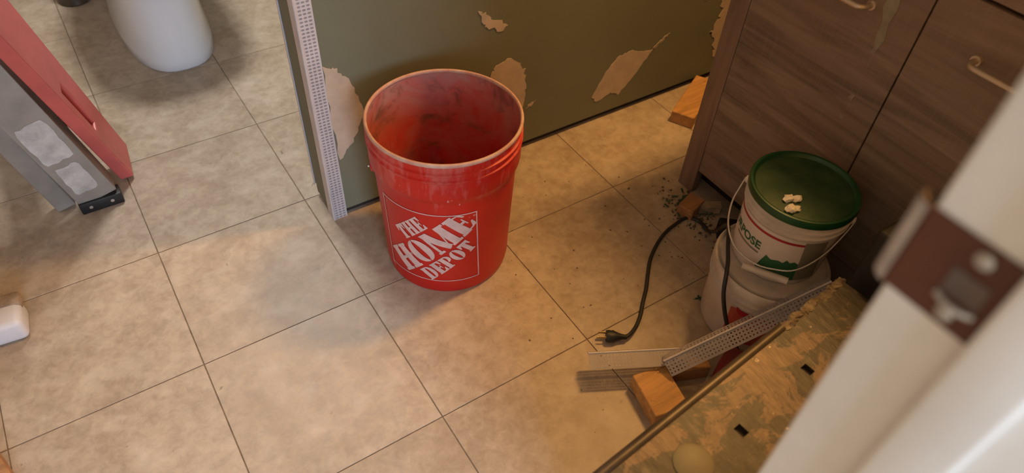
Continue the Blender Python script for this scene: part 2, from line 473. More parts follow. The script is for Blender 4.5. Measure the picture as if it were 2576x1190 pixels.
part('worn_lip', b, M['lip'], sp, None, label='worn bright curled lip')
for zz in (z0 + 0.0085, z1 - 0.0085):
    b = bmesh.new(); b2 = lathe([(0, 0.0012), (0.003, 0.0011), (0.0046, 0.0), (0.0046, -0.001)], (0, 0, 0), 20)
    b2.transform(Matrix.Translation((px - 0.0012, -1.1985, zz)) @ Matrix.Rotation(-PI / 2, 4, 'Y')); merge(b, b2)
    part('screw', b, M['steel'], sp, 50)
b = bmesh.new(); box(b, (px - 0.0009, -1.209, z0 + 0.020), (px + 0.0002, -1.190, z1 - 0.020)); part('latch_hole', b, M['recess'], sp)
b = tube(smooth_path([(px - 0.002, -1.190, z0 + 0.018), (px - 0.0045, -1.196, z0 + 0.0175), (px - 0.0045, -1.204, z0 + 0.0175), (px - 0.002, -1.210, z0 + 0.018)], 5), 0.0018, 8)
part('latch_edge', b, M['steel'], sp, 50)

# ---- partition of green drywall
PX, PY0, PY1, PH = 0.366, -0.097, 0.008, 2.40
wp = bpy.data.objects.new('wall_partition', None); col.objects.link(wp); wp.location = (PX, PY0, 0)
struct(wp, 'unfinished green drywall partition with corner beads behind the red bucket', 'wall')
b = bmesh.new(); box(b, (PX + 0.014, PY0 + 0.013, 0.0), (XR, PY1 - 0.013, PH)); part('stud_core', b, M['plate'], wp)
b = bmesh.new(); box(b, (PX + 0.004, PY0, 0.021), (XR, PY0 + 0.0128, PH)); part('drywall_panel', b, M['drywall'], wp)
b = bmesh.new(); box(b, (PX + 0.004, PY1 - 0.0128, 0.021), (XR, PY1, PH)); part('drywall_panel', b, M['drywall'], wp)
b = bmesh.new(); box(b, (PX, PY0 + 0.0132, 0.018), (PX + 0.0128, PY1 - 0.0132, PH)); part('drywall_panel', b, M['drywall'], wp)

b = bmesh.new(); box(b, (PX, PY0, PH), (XR, PY1, PH + 0.0128)); part('drywall_panel', b, M['drywall'], wp)

def perforated(o, eu, ev, ew, L, W, pitch, hole, thick, rows=None, inset=0.0):
    """flat strip with a grid of real round holes: origin, long axis, cross axis, normal"""
    bm = bmesh.new(); o = Vector(o); eu = Vector(eu).normalized(); ev = Vector(ev).normalized(); ew = Vector(ew).normalized()
    nu = max(1, round(L / pitch)); du = L / nu; nv = rows or max(1, round((W - 2 * inset) / pitch)); dv = (W - 2 * inset) / nv
    def quad(u0, v0, u1, v1):
        bm.faces.new([bm.verts.new(o + eu * u + ev * v) for u, v in ((u0, v0), (u1, v0), (u1, v1), (u0, v1))])
    if inset: quad(0, 0, L, inset); quad(0, W - inset, L, W)
    for i in range(nu):
        for j in range(nv):
            sh = 0.0
            uc, vc = (i + 0.5) * du, inset + (j + 0.5) * dv
            outer = []; inner = []
            for k, (a, c) in enumerate(((-1, -1), (1, -1), (1, 1), (-1, 1))):
                outer.append(bm.verts.new(o + eu * (uc + a * du / 2) + ev * (vc + c * dv / 2)))
            ring = [bm.verts.new(o + eu * (uc + hole[0] * math.cos(PI / 4 * k - 3 * PI / 4)) + ev * (vc + hole[1] * math.sin(PI / 4 * k - 3 * PI / 4))) for k in range(8)]
            for k in range(4):
                a, c = outer[k], outer[(k + 1) % 4]
                bm.faces.new((a, c, ring[(2 * k + 2) % 8], ring[2 * k + 1], ring[2 * k]))
    return bm

bead = part('corner_bead', perforated((PX + 0.001, PY0 - 0.0009, 0.0), (0, 0, 1), (1, 0, 0), (0, -1, 0), PH, 0.031, 0.0075, (0.0021, 0.0036), 0.001, 3, 0.0025), M['bead'], wp, label='perforated white corner bead')
b = bmesh.new(); box(b, (PX + 0.002, PY0 - 0.0004, 0.0), (PX + 0.031, PY0 + 0.0004, PH)); part('paper_backing', b, M['bead_dark'], bead)
b = tube([(PX + 0.0005, PY0 - 0.0005, 0), (PX + 0.0005, PY0 - 0.0005, PH)], 0.0028, 10); part('bead_nose', b, M['bead'], bead, 60)
b = bmesh.new(); box(b, (PX - 0.0014, PY0 + 0.001, 0.0), (PX - 0.0002, PY0 + 0.030, PH)); part('bead_flange', b, M['bead'], bead)
b = bmesh.new(); box(b, (PX - 0.0016, PY1 - 0.006, 0.03), (PX - 0.0002, PY1 + 0.0005, PH)); box(b, (PX, PY1 + 0.0002, 0.03), (PX + 0.03, PY1 + 0.0012, PH))
part('corner_bead', b, M['bead'], wp)

def patch(outline, seed, thick=0.0009, rag=0.006, sub=5):
    """smeared compound on the partition face: ragged thin plate, outline in (x, z)"""
    rnd = random.Random(seed); pts = []
    n = len(outline)
    for i in range(n):
        p0 = Vector(outline[i]); p1 = Vector(outline[(i + 1) % n])
        for k in range(sub):
            q = p0.lerp(p1, k / sub)
            if k: q = q + Vector((rnd.uniform(-rag, rag), rnd.uniform(-rag, rag)))
            pts.append(q)
    bm = bmesh.new()
    f = bm.faces.new([bm.verts.new((p.x, PY0 - 0.0002, p.y)) for p in pts])
    r = bmesh.ops.extrude_face_region(bm, geom=[f]); vs = [v for v in r['geom'] if isinstance(v, bmesh.types.BMVert)]
    bmesh.ops.translate(bm, verts=vs, vec=(0, -thick, 0))
    bmesh.ops.triangulate(bm, faces=bm.faces[:])
    return bm
P_ = [([(0.745, 0.425), (0.760, 0.390), (0.775, 0.375), (0.812, 0.362), (0.822, 0.372), (0.790, 0.392), (0.765, 0.412)], 0.004),
      ([(0.782, 0.262), (0.800, 0.278), (0.835, 0.285), (0.862, 0.265), (0.880, 0.225), (0.883, 0.17), (0.875, 0.13), (0.84, 0.10), (0.80, 0.10), (0.775, 0.17)], 0.005),
      ([(1.098, 0.085), (1.118, 0.066), (1.165, 0.080), (1.190, 0.062), (1.215, 0.085), (1.250, 0.125), (1.288, 0.172), (1.250, 0.180), (1.205, 0.193), (1.165, 0.186), (1.128, 0.140)], 0.003),
      ([(1.285, 0.172), (1.300, 0.176), (1.325, 0.196), (1.340, 0.208), (1.325, 0.204), (1.300, 0.188)], 0.003),
      ([(0.398, 0.40), (0.420, 0.388), (0.440, 0.365), (0.462, 0.31), (0.470, 0.265), (0.452, 0.225), (0.425, 0.190), (0.402, 0.165), (0.397, 0.28)], 0.004),
      ([(1.43, 0.335), (1.445, 0.272), (1.465, 0.285), (1.485, 0.30), (1.475, 0.36)], 0.004),
      ([(1.528, 0.62), (1.525, 0.50), (1.508, 0.40), (1.525, 0.33), (1.512, 0.255), (1.530, 0.20), (1.498, 0.165), (1.525, 0.14), (1.540, 0.075), (1.629, 0.07), (1.629, 0.62)], 0.010),
      ([(1.02, 0.40), (1.05, 0.385), (1.09, 0.41), (1.07, 0.43)], 0.003),
      ([(0.886, 0.125), (0.905, 0.130), (0.915, 0.142), (0.895, 0.136)], 0.003)]
for k, (ol, rag) in enumerate(P_):
    part('compound_patch', patch(ol, 11 + k, rag=rag), M['compound'], wp)

# ================================================================== VANITY CABINET
CX, CY0, CY1, CZ = 1.155, -1.150, -0.400, 0.835
v = thing('vanity_cabinet', 'dark brown wood-grain vanity cabinet with two doors and bar handles', 'cabinet', (CX, (CY0 + CY1) / 2, 0))
b = bmesh.new(); box(b, (CX + 0.020, CY0, 0.10), (1.625, CY1 - 0.001, CZ), 0.001); part('carcass', b, M['cab_dark'], v)
b = bmesh.new(); box(b, (CX + 0.001, CY1 - 0.019, 0.0), (1.625, CY1, CZ), 0.001); part('side_panel', b, M['cab_v'], v)
b = bmesh.new(); box(b, (CX + 0.001, CY0, 0.0), (1.625, CY0 + 0.018, CZ), 0.001); part('side_panel', b, M['cab_v'], v)
b = bmesh.new(); box(b, (CX, CY1 - 0.046, 0.0), (CX + 0.020, CY1 + 0.001, CZ - 0.001), 0.0015); part('stile', b, M['cab_v'], v)
b = bmesh.new(); box(b, (CX, CY0 - 0.001, 0.0), (CX + 0.020, CY0 + 0.046, CZ - 0.001), 0.0015); part('stile', b, M['cab_v'], v)
b = bmesh.new(); box(b, (CX + 0.003, CY0 + 0.046, 0.069), (CX + 0.019, CY1 - 0.046, 0.133), 0.0015); part('bottom_rail', b, M['cab_h'], v)
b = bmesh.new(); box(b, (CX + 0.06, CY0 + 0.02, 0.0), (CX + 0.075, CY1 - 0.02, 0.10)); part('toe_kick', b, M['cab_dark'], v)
b = bmesh.new(); box(b, (CX + 0.001, CY0 + 0.046, 0.700), (CX + 0.019, CY1 - 0.046, CZ - 0.001), 0.0015); part('drawer_front', b, M['cab_h'], v)
GY = -0.775
def door(y0, y1, hy0, hy1):
    b = bmesh.new(); box(b, (CX - 0.001, y0, 0.136), (CX + 0.017, y1, 0.694), 0.0012)
    d = part('door', b, M['cab_h'], v)
    zz = 0.615; r = 0.0052; xo = CX - 0.030
    pth = [(CX - 0.001, hy0, zz), (CX - 0.016, hy0, zz)]
    for a in (20, 45, 70, 90): pth.append((CX - 0.016 - 0.013 * math.sin(math.radians(a)), hy0 + (0.013 if hy1 > hy0 else -0.013) * (1 - math.cos(math.radians(a))), zz))
    for a in (90, 70, 45, 20, 0): pth.append((CX - 0.016 - 0.013 * math.sin(math.radians(a)), hy1 - (0.013 if hy1 > hy0 else -0.013) * (1 - math.cos(math.radians(a))), zz))
    pth.append((CX - 0.001, hy1, zz))
    h = part('handle', tube(pth, r, 10), M['nickel'], d, 50, label='satin nickel bar handle')
    for hy in (hy0, hy1):
        b = bmesh.new(); b2 = lathe([(0, 0.006), (0.0085, 0.005), (0.0095, 0.0), (0.0095, -0.0005)], (0, 0, 0), 16)
        b2.transform(Matrix.Translation((CX - 0.001, hy, zz)) @ Matrix.Rotation(-PI / 2, 4, 'Y')); merge(b, b2)
        part('handle_foot', b, M['nickel'], h, 50)
    return d
d1 = door(GY + 0.0015, CY1 - 0.048, -0.682, -0.585)
d2 = door(CY0 + 0.048, GY - 0.0015, -0.872, -0.969)
def smear(pts, seed, name='paint_drip'):
    rnd = random.Random(seed); bm = bmesh.new()
    f = bm.faces.new([bm.verts.new((CX - 0.0013, y + rnd.uniform(-0.001, 0.001), z + rnd.uniform(-0.002, 0.002))) for y, z in pts])
    r = bmesh.ops.extrude_face_region(bm, geom=[f]); bmesh.ops.translate(bm, verts=[q for q in r['geom'] if isinstance(q, bmesh.types.BMVert)], vec=(-0.0006, 0, 0))
    bmesh.ops.triangulate(bm, faces=bm.faces[:]); part(name, bm, M['drip'], d1)
smear([(-0.706, 0.66), (-0.700, 0.62), (-0.711, 0.60), (-0.709, 0.575), (-0.716, 0.555), (-0.714, 0.542), (-0.722, 0.545), (-0.728, 0.575), (-0.722, 0.60), (-0.726, 0.625), (-0.720, 0.66)], 3)
smear([(-0.716, 0.462), (-0.712, 0.452), (-0.720, 0.446), (-0.724, 0.458)], 4)
smear([(-0.712, 0.414), (-0.714, 0.404), (-0.722, 0.404), (-0.720, 0.413)], 5)
t = thing('unseen_sink_top', 'unseen pale sink top added on the brown cabinet to cast shade', 'sink', (CX, -0.775, CZ))  # out of view, added so its overhang casts shade in front of the cabinet
b = bmesh.new(); box(b, (CX - 0.025, CY0 - 0.01, CZ), (1.629, CY1 + 0.015, CZ + 0.035), 0.006, seg=3); part('slab', b, M['counter'], t, 40)
b = lathe([(0.0, 0.036), (0.15, 0.0365), (0.185, 0.045), (0.195, 0.042), (0.195, 0.0351)], (1.38, -0.775, CZ), 40); part('basin_rim', b, M['counter'], t, 40)

# ================================================================== RED BUCKET
BC = (0.548, -0.304, 0.0)
k = thing('bucket', 'open red plastic bucket with white square print standing on tile floor', 'bucket', BC)
outer = [(0.0, 0.002), (0.119, 0.002), (0.121, 0.0), (0.126, 0.0), (0.129, 0.004), (0.1300, 0.010), (0.1305, 0.021), (0.1318, 0.022), (0.1325, 0.06), (0.1362, 0.16), (0.1400, 0.262),
         (0.1403, 0.268), (0.1420, 0.272), (0.1470, 0.281), (0.1478, 0.286), (0.1480, 0.318), (0.1475, 0.323), (0.1500, 0.326), (0.1502, 0.329), (0.1470, 0.331),
         (0.1466, 0.339), (0.1496, 0.342), (0.1498, 0.345), (0.1464, 0.347), (0.1462, 0.360)]
part('body', lathe(outer, BC, 96), M['red_out'], k, 35)
inner = [(0.1442, 0.362), (0.1435, 0.30), (0.1375, 0.262), (0.1336, 0.16), (0.1290, 0.03), (0.1250, 0.014), (0.118, 0.010), (0.0, 0.010)]
part('inner_wall', lathe(inner, BC, 96), M['red_in'], k, 40, label='red inner wall with dried grey residue')
rimp = [(0.1442 + 0.0022 + 0.0033 * math.cos(a), 0.3655 + 0.0045 * math.sin(a)) for a in [2 * PI * i / 14 for i in range(14)]]
part('rim', lathe(rimp, BC, 96, closed=True), M['rim'], k, 60, label='dusty whitish rim')
cup = (0.147, 0.30)
for az in (-20, 160):
    a = math.radians(az); c = Vector((BC[0] + 0.1400 * math.cos(a), BC[1] + 0.1400 * math.sin(a), 0.262))
    b = bmesh.new(); b2 = lathe([(0, 0.008), (0.007, 0.0075), (0.011, 0.004), (0.011, -0.004)], (0, 0, 0), 18)
    b2.transform(Matrix.Translation(c) @ Matrix.Rotation(a, 4, 'Z') @ Matrix.Rotation(PI / 2, 4, 'Y')); merge(b, b2)
    part('handle_ear', b, M['red_out'], k, 40)
pts = []
for i in range(25):
    a = math.radians(-20 + 180 * i / 24); sn = math.sin(PI * i / 24)
    pts.append((BC[0] + (0.150 - 0.004 * sn) * math.cos(a), BC[1] + (0.150 - 0.004 * sn) * math.sin(a), 0.262 - 0.12 * sn))
part('bail', tube(pts, 0.0018, 8), M['wire'], k, 60, label='steel wire carrying handle')

def cone_map(c, r_at, az0, off):
    def f(s, z):
        r = r_at(z) + off; a = az0 + s / r_at(z)
        return Vector((c[0] + r * math.cos(a), c[1] + r * math.sin(a), c[2] + z))
    return f
def print_bm(polys, fmap, maxlen=0.008):
    """flat print: list of polygons in (s, z) wrapped on a surface"""
    bm = bmesh.new()
    for poly in polys:
        try: bm.faces.new([bm.verts.new((p[0], p[1], 0)) for p in poly])
        except Exception: pass
    bmesh.ops.triangulate(bm, faces=bm.faces[:])
    for _ in range(5):
        es = [e for e in bm.edges if abs(e.verts[0].co.x - e.verts[1].co.x) > maxlen]
        if not es: break
        bmesh.ops.subdivide_edges(bm, edges=es, cuts=1); bmesh.ops.triangulate(bm, faces=[f for f in bm.faces if len(f.verts) > 3])
    for vtx in bm.verts: vtx.co = fmap(vtx.co.x, vtx.co.y)
    return bm
def rect(x0, y0, x1, y1): return [(x0, y0), (x1, y0), (x1, y1), (x0, y1)]
def cres(cx, cy, ax, ay, bx, by, a0, a1, n=10):
    out = [(cx + ax * math.cos(a0 + (a1 - a0) * i / n), cy + ay * math.sin(a0 + (a1 - a0) * i / n)) for i in range(n + 1)]
    inn = [(cx + bx * math.cos(a0 + (a1 - a0) * i / n), cy + by * math.sin(a0 + (a1 - a0) * i / n)) for i in range(n + 1)]
    return [[out[i], out[i + 1], inn[i + 1], inn[i]] for i in range(n)]
G = {  # heavy stencil slab letters, unit height, (width, polygons)
 'T': (0.86, [rect(0, 0.80, 0.86, 1), [(0, 0.60), (0.09, 0.60), (0.20, 0.80), (0, 0.80)], [(0.86, 0.60), (0.77, 0.60), (0.66, 0.80), (0.86, 0.80)], rect(0.26, 0.0, 0.60, 0.84), rect(0.18, 0, 0.68, 0.10)]),
 'H': (0.98, [rect(0.06, 0, 0.40, 1), rect(0, 0.90, 0.46, 1), rect(0, 0, 0.46, 0.10), rect(0.58, 0, 0.92, 1), rect(0.52, 0.90, 0.98, 1), rect(0.52, 0, 0.98, 0.10), rect(0.40, 0.45, 0.58, 0.56)]),
 'E': (0.80, [rect(0.06, 0, 0.42, 1), rect(0, 0.90, 0.78, 1), rect(0, 0, 0.80, 0.10), [(0.78, 0.66), (0.70, 0.66), (0.56, 0.90), (0.78, 0.90)], [(0.80, 0.34), (0.72, 0.34), (0.56, 0.10), (0.80, 0.10)], rect(0.42, 0.45, 0.58, 0.55), rect(0.56, 0.34, 0.62, 0.66)]),
 'O': (0.90, cres(0.43, 0.5, 0.43, 0.5, 0.10, 0.42, PI / 2, 3 * PI / 2, 12) + cres(0.47, 0.5, 0.43, 0.5, 0.10, 0.42, -PI / 2, PI / 2, 12)),
 'M': (1.22, [rect(0.07, 0, 0.19, 1), rect(0, 0, 0.28, 0.10), [(0.0, 1), (0.38, 1), (0.74, 0.10), (0.56, 0.0), (0.50, 0.0)], [(0.56, 0), (0.66, 0.16), (0.84, 0.62), (0.80, 0.72)], rect(0.80, 0, 1.14, 1), rect(0.74, 0, 1.22, 0.10), rect(0.80, 0.90, 1.22, 1)]),
 'D': (0.92, [rect(0.06, 0, 0.40, 1), rect(0, 0.90, 0.46, 1), rect(0, 0, 0.46, 0.10)] + cres(0.48, 0.5, 0.43, 0.5, 0.12, 0.41, -PI / 2, PI / 2, 12)),
 'P': (0.82, [rect(0.06, 0, 0.40, 1), rect(0, 0.90, 0.46, 1), rect(0, 0, 0.48, 0.10)] + cres(0.46, 0.72, 0.36, 0.28, 0.10, 0.19, -PI / 2, PI / 2, 10)),
}
def word(txt, e1a, e1b, e2a, e2b):
    gap = 0.05; tot = sum(G[c][0] for c in txt) + gap * (len(txt) - 1); sx = (e1b - e1a) / tot; sy = e2b - e2a
    x = e1a; out = []; q = math.sqrt(0.5)
    for c in txt:
        w, polys = G[c]
        for poly in polys:
            pp = []
            for (u, t_) in poly:
                a, bb = x + u * sx, e2a + t_ * sy
                pp.append((min(0.2005, max(0.0015, q * (a - bb))), min(0.195, max(0.0, q * (a + bb))) + 0.042))
            out.append(pp)
        x += (w + gap) * sx
    return out
rb = lambda z: 0.1303 + (0.1400 - 0.1303) * (z / 0.262) + 0.0003
az0 = math.radians(-178.0)
fm = cone_map(BC, rb, az0, 0.0007)
frame = [rect(0.0, 0.0405, 0.2035, 0.0428), rect(0.0, 0.2365, 0.2035, 0.2388), rect(0.0, 0.0428, 0.0023, 0.2365), rect(0.2012, 0.0428, 0.2035, 0.2365)]
lg = part('printed_logo', print_bm(frame, fm, 0.006), M['logo'], k, label='square outline print around slanted stencil words')
for wd, a in (('THE', (0.112, 0.188, 0.0365, 0.071)), ('HOME', (0.040, 0.262, -0.0315, 0.0305)), ('DEPOT', (0.074, 0.212, -0.073, -0.0375))):
    part('printed_word', print_bm(word(wd, *a), fm, 0.006), M['logo'], lg)

# ================================================================== PAILS OF COMPOUND
def text_polys(txt, s0, z0, height, width):
    cu = bpy.data.curves.new('t', 'FONT'); cu.body = txt; cu.size = 1.0; cu.offset = 0.03
    o = bpy.data.objects.new('t', cu); col.objects.link(o)
    dg = bpy.context.evaluated_depsgraph_get(); me = bpy.data.meshes.new_from_object(o.evaluated_get(dg))
    xs = [q.co.x for q in me.vertices]; ys = [q.co.y for q in me.vertices]
    x0, x1, y0, y1 = min(xs), max(xs), min(ys), max(ys)
    polys = [[(s0 + (me.vertices[i].co.x - x0) / (x1 - x0) * width, z0 + (me.vertices[i].co.y - y0) / (y1 - y0) * height) for i in p.vertices] for p in me.polygons]
    bpy.data.objects.remove(o); bpy.data.curves.remove(cu); bpy.data.meshes.remove(me)
    return polys

UC = (1.013, -0.779, 0.1775)
u = thing('compound_pail', 'white compound pail with green lid stacked on another pail', 'pail', UC)
ub = [(0.0, 0.0), (0.080, 0.0), (0.083, 0.002), (0.0835, 0.006), (0.0905, 0.125), (0.0908, 0.128), (0.0945, 0.1285), (0.0948, 0.131), (0.0915, 0.133), (0.0918, 0.141), (0.0955, 0.142), (0.0958, 0.145), (0.0925, 0.147), (0.093, 0.160), (0.088, 0.160), (0.088, 0.150), (0.0, 0.150)]
part('body', lathe(ub, UC, 72), M['pail'], u, 35)
lidp = [(0.0966, 0.158), (0.0974, 0.162), (0.0974, 0.170), (0.0962, 0.1735), (0.0935, 0.1745), (0.0905, 0.1735), (0.0885, 0.1695), (0.0862, 0.1675)]
lid = part('lid', lathe([(0.0935, 0.1575)] + lidp, UC, 72), M['green_lid'], u, 40, label='green plastic lid')
part('lid_panel', lathe([(0.0862, 0.1675), (0.082, 0.1683), (0.0, 0.1683)], UC, 72), M['green_dust'], lid, 40)
ur = lambda z: 0.0835 + (0.0905 - 0.0835) * (z / 0.125)
def deg_s(a, c=0.088): return math.radians(a) * c
uf = lambda off: cone_map(UC, lambda z: ur(z), math.radians(-238.0), off)
sx = lambda az: math.radians(az + 238.0) * 0.088
lb = part('label_paper', print_bm([rect(0.0, 0.012, sx(-96), 0.122)], uf(0.0005), 0.005), M['label_white'], u, 60, label='printed paper label')
part('label_stripe', print_bm([rect(0.0, 0.1085, sx(-124), 0.1140)], uf(0.0009), 0.005), M['label_red'], lb)
part('label_text', print_bm(text_polys('PURPOSE', sx(-236), 0.066, 0.0190, sx(-171) - sx(-236)), uf(0.0009), 0.004), M['label_green'], lb)
part('label_line', print_bm([rect(sx(-215), 0.0560, sx(-172), 0.0600)], uf(0.0009), 0.004), M['label_dark'], lb)
hills = [[(sx(-176), 0.014), (sx(-124), 0.014), (sx(-124), 0.060), (sx(-129), 0.066), (sx(-134), 0.062), (sx(-138), 0.068), (sx(-142), 0.059), (sx(-147), 0.062), (sx(-152), 0.055), (sx(-156), 0.058), (sx(-162), 0.064), (sx(-166), 0.048), (sx(-172), 0.020)]]
part('label_scenery', print_bm(hills, uf(0.0009), 0.004), M['label_green'], lb)
part('label_panel', print_bm([rect(sx(-124), 0.014, sx(-96), 0.119)], uf(0.0011), 0.004), M['label_dark'], lb)
bp = [(0.972, -0.687, 0.318), (0.960, -0.690, 0.303), (0.937, -0.699, 0.280), (0.915, -0.722, 0.252), (0.906, -0.758, 0.229), (0.915, -0.800, 0.220), (0.930, -0.832, 0.226), (0.954, -0.860, 0.238), (1.002, -0.872, 0.266), (1.053, -0.870, 0.312), (1.056, -0.866, 0.318)]
bl = part('bail', tube(smooth_path(bp, 5), 0.0017, 8), M['wire'], u, 60, label='thin steel wire bail')
part('grip', tube([(0.905, -0.786, 0.206), (0.9425, -0.860, 0.2125)], 0.0068, 14), M['pail'], bl, 40, label='white plastic tube grip')
for az in (116, -64):
    a = math.radians(az); c = Vector((UC[0] + 0.094 * math.cos(a), UC[1] + 0.094 * math.sin(a), 0.318))
    b = bmesh.new(); b2 = lathe([(0, 0.007), (0.006, 0.006), (0.008, 0.002), (0.008, -0.004)], (0, 0, 0), 14)
    b2.transform(Matrix.Translation(c) @ Matrix.Rotation(a, 4, 'Z') @ Matrix.Rotation(PI / 2, 4, 'Y')); merge(b, b2)
    part('bail_ear', b, M['pail'], u, 40)
zt = UC[2] + 0.1683
for q, (c, s, sd) in enumerate((((0.962, -0.785, zt + 0.004), (0.011, 0.008, 0.006), 21), ((0.974, -0.794, zt + 0.004), (0.009, 0.007, 0.006), 22), ((0.943, -0.806, zt + 0.006), (0.012, 0.008, 0.007), 23), ((0.954, -0.811, zt + 0.003), (0.010, 0.006, 0.004), 24))):
    o = part('compound_crumb', chunk(c, s, sd, 2), M['crumb'], None, origin=c)
    o['label'] = ('largest dried crumb of pale compound on the green lid', 'dried crumb of pale compound on green lid nearest its centre', 'dried crumb of pale compound at the front rim of green lid', 'flat dried compound crumb lying at right of the front crumb')[q]
    o['category'] = 'crumb'; o['group'] = 'dried compound crumbs on the green lid'

LC = (0.997, -0.790, 0.0)
l = thing('compound_pail', 'lower white compound pail with red label under the green-lidded pail', 'pail', LC)
lbp = [(0.0, 0.0), (0.094, 0.0), (0.098, 0.003), (0.0995, 0.008), (0.1050, 0.122), (0.1053, 0.124), (0.1092, 0.1245), (0.1095, 0.1275), (0.1060, 0.129), (0.1062, 0.137), (0.1100, 0.138), (0.1102, 0.141), (0.1070, 0.1425), (0.107, 0.156), (0.0, 0.156)]
part('body', lathe(lbp, LC, 72), M['pail'], l, 35)
part('lid', lathe([(0.1075, 0.152), (0.1100, 0.153), (0.1108, 0.157), (0.1108, 0.168), (0.1095, 0.1725), (0.1065, 0.1740), (0.1040, 0.1725), (0.1020, 0.1690), (0.0995, 0.1672), (0.0, 0.1672)], LC, 72), M['pail'], l, 40)
part('lid_panel', lathe([(0.0990, 0.1673), (0.0985, 0.1768), (0.0940, 0.1773), (0.0, 0.1773)], LC, 72), M['pail'], l, 40)
lr = lambda z: 0.0995 + (0.1050 - 0.0995) * (z / 0.122)
lf = lambda off: cone_map(LC, lr, math.radians(-190.0), off)
ls = lambda az: math.radians(az + 190.0) * 0.103
lb = part('label_paper', print_bm([[(ls(-172), 0.024), (ls(-120), 0.024), (ls(-120), 0.110), (ls(-160), 0.110), (ls(-166), 0.116), (ls(-172), 0.112)]], lf(0.0006), 0.005), M['label_red2'], l, 60, label='red printed label')
part('label_stripe', print_bm([[(ls(-166), 0.1215), (ls(-160), 0.117), (ls(-120), 0.117), (ls(-120), 0.103), (ls(-160), 0.103), (ls(-164), 0.107)]], lf(0.0010), 0.005), M['label_red'], lb)
bp = [(0.997 + 0.1115 * math.cos(math.radians(a)), -0.790 + 0.1115 * math.sin(math.radians(a)), z) for a, z in ((-244, 0.135), (-225, 0.118), (-205, 0.100), (-185, 0.090), (-165, 0.084), (-145, 0.084), (-125, 0.092), (-105, 0.108), (-64, 0.135))]

# ================================================================== CORDED TOOL
ct = thing('corded_tool', 'maroon handled power tool with black cord lying beside the pine blocks', 'power tool', (0.845, -0.885, 0.0))
ax = Vector((0.105, 0.030, 0.0)).normalized(); ay = Vector((0, 0, 1)).cross(ax).normalized()
rings = []
for sd_, w, h in ((-0.006, 0.006, 0.006), (-0.003, 0.012, 0.010), (0.030, 0.016, 0.020), (0.070, 0.022, 0.034), (0.092, 0.023, 0.037), (0.100, 0.018, 0.030)):
    c = Vector((0.772, -0.899, 0.002 + h)) + ax * sd_
    rings.append([c + ay * w * math.copysign(abs(math.cos(a)) ** 0.6, math.cos(a)) + Vector((0, 0, 1)) * h * math.copysign(abs(math.sin(a)) ** 0.6, math.sin(a)) for a in [2 * PI * i / 20 for i in range(20)]])
part('body', loft(rings), M['maroon'], ct, 40, label='maroon plastic body')
b = obox((0.752, -0.899, 0.011), ax, ay, (0, 0, 1), 0.060, 0.018, 0.020, 0.004); part('tool_head', b, M['black'], ct, 40)
cp = [(0.862, -0.868, 0.048), (0.872, -0.864, 0.052), (0.879, -0.852, 0.052), (0.876, -0.834, 0.068), (0.872, -0.812, 0.105), (0.871, -0.792, 0.150), (0.880, -0.778, 0.180), (0.898, -0.760, 0.194), (0.922, -0.735, 0.197), (0.957, -0.703, 0.193), (0.995, -0.672, 0.165), (1.035, -0.638, 0.110), (1.065, -0.605, 0.050), (1.085, -0.572, 0.014), (1.098, -0.538, 0.0048), (1.080, -0.511, 0.0048), (1.028, -0.516, 0.0048), (0.990, -0.527, 0.0048), (0.953, -0.545, 0.0048), (0.915, -0.570, 0.0048), (0.883, -0.600, 0.0048), (0.852, -0.630, 0.0048), (0.823, -0.654, 0.0048), (0.797, -0.677, 0.0048), (0.770, -0.695, 0.006), (0.745, -0.706, 0.010), (0.730, -0.708, 0.0115)]
part('cord', tube(smooth_path(cp, 6), 0.0042, 10), M['cord'], ct, 60, label='black power cord')
pd = Vector((-0.80, 0.55, 0)).normalized(); pc = Vector((0.728, -0.7075, 0.0125)); pn = Vector((-pd.y, pd.x, 0))
rings = []
for s, w, h in ((-0.004, 0.0045, 0.0045), (0.006, 0.006, 0.006), (0.014, 0.0085, 0.008), (0.022, 0.013, 0.0105), (0.034, 0.0135, 0.0115), (0.038, 0.012, 0.0105)):
    rings.append([pc + pd * s + pn * w * math.cos(a) + Vector((0, 0, 1)) * h * math.sin(a) for a in [2 * PI * i / 16 for i in range(16)]])
pg = part('plug', loft(rings), M['black'], ct, 40, label='black three-prong plug')
for sgn in (-1, 1):
    part('prong', obox(pc + pd * 0.045 + pn * 0.0062 * sgn + Vector((0, 0, 0.003)), pd, pn, (0, 0, 1), 0.016, 0.0016, 0.006, 0.0004, 1), M['brass'], pg)
part('prong', tube([pc + pd * 0.036 + Vector((0, 0, -0.005)), pc + pd * 0.056 + Vector((0, 0, -0.005))], 0.0022, 10), M['brass'], pg, 50)

# ================================================================== LOOSE CORNER BEADS AND PINE BLOCKS
def loose_bead(a, bnd, cross, W, label):
    a = Vector(a); bnd = Vector(bnd); e = (bnd - a).normalized(); c = Vector(cross); c = (c - e * c.dot(e)).normalized(); n = e.cross(c)
    if n.z < 0: n = -n
    t = thing('loose_corner_bead', label, 'corner bead', (a + bnd) / 2, 'loose corner beads on the pine blocks')
    L = (bnd - a).length
    b = perforated(a, e, c, n, L, W, 0.0068, (0.0016, 0.0016), 0.001, 4, 0.003)
    bmesh.ops.solidify(b, geom=b.faces[:], thickness=0.0006)
    part('perforated_flange', b, M['bead'], t)
    part('bead_nose', tube([a, bnd], 0.0021, 10), M['bead'], t, 60)
    dn = (-n * 0.75 + -c * 0.45).normalized() if True else n
    b = perforated(a, e, dn, c, L, W * 0.55, 0.0068, (0.0016, 0.0016), 0.001, 2, 0.003)
    bmesh.ops.solidify(b, geom=b.faces[:], thickness=0.0006)
    part('perforated_flange', b, M['bead'], t)
loose_bead((0.618, -0.721, 0.056), (0.786, -0.809, 0.056), (-0.5, -0.8, -0.20), 0.033, 'loose white perforated corner bead pointing at the plug')
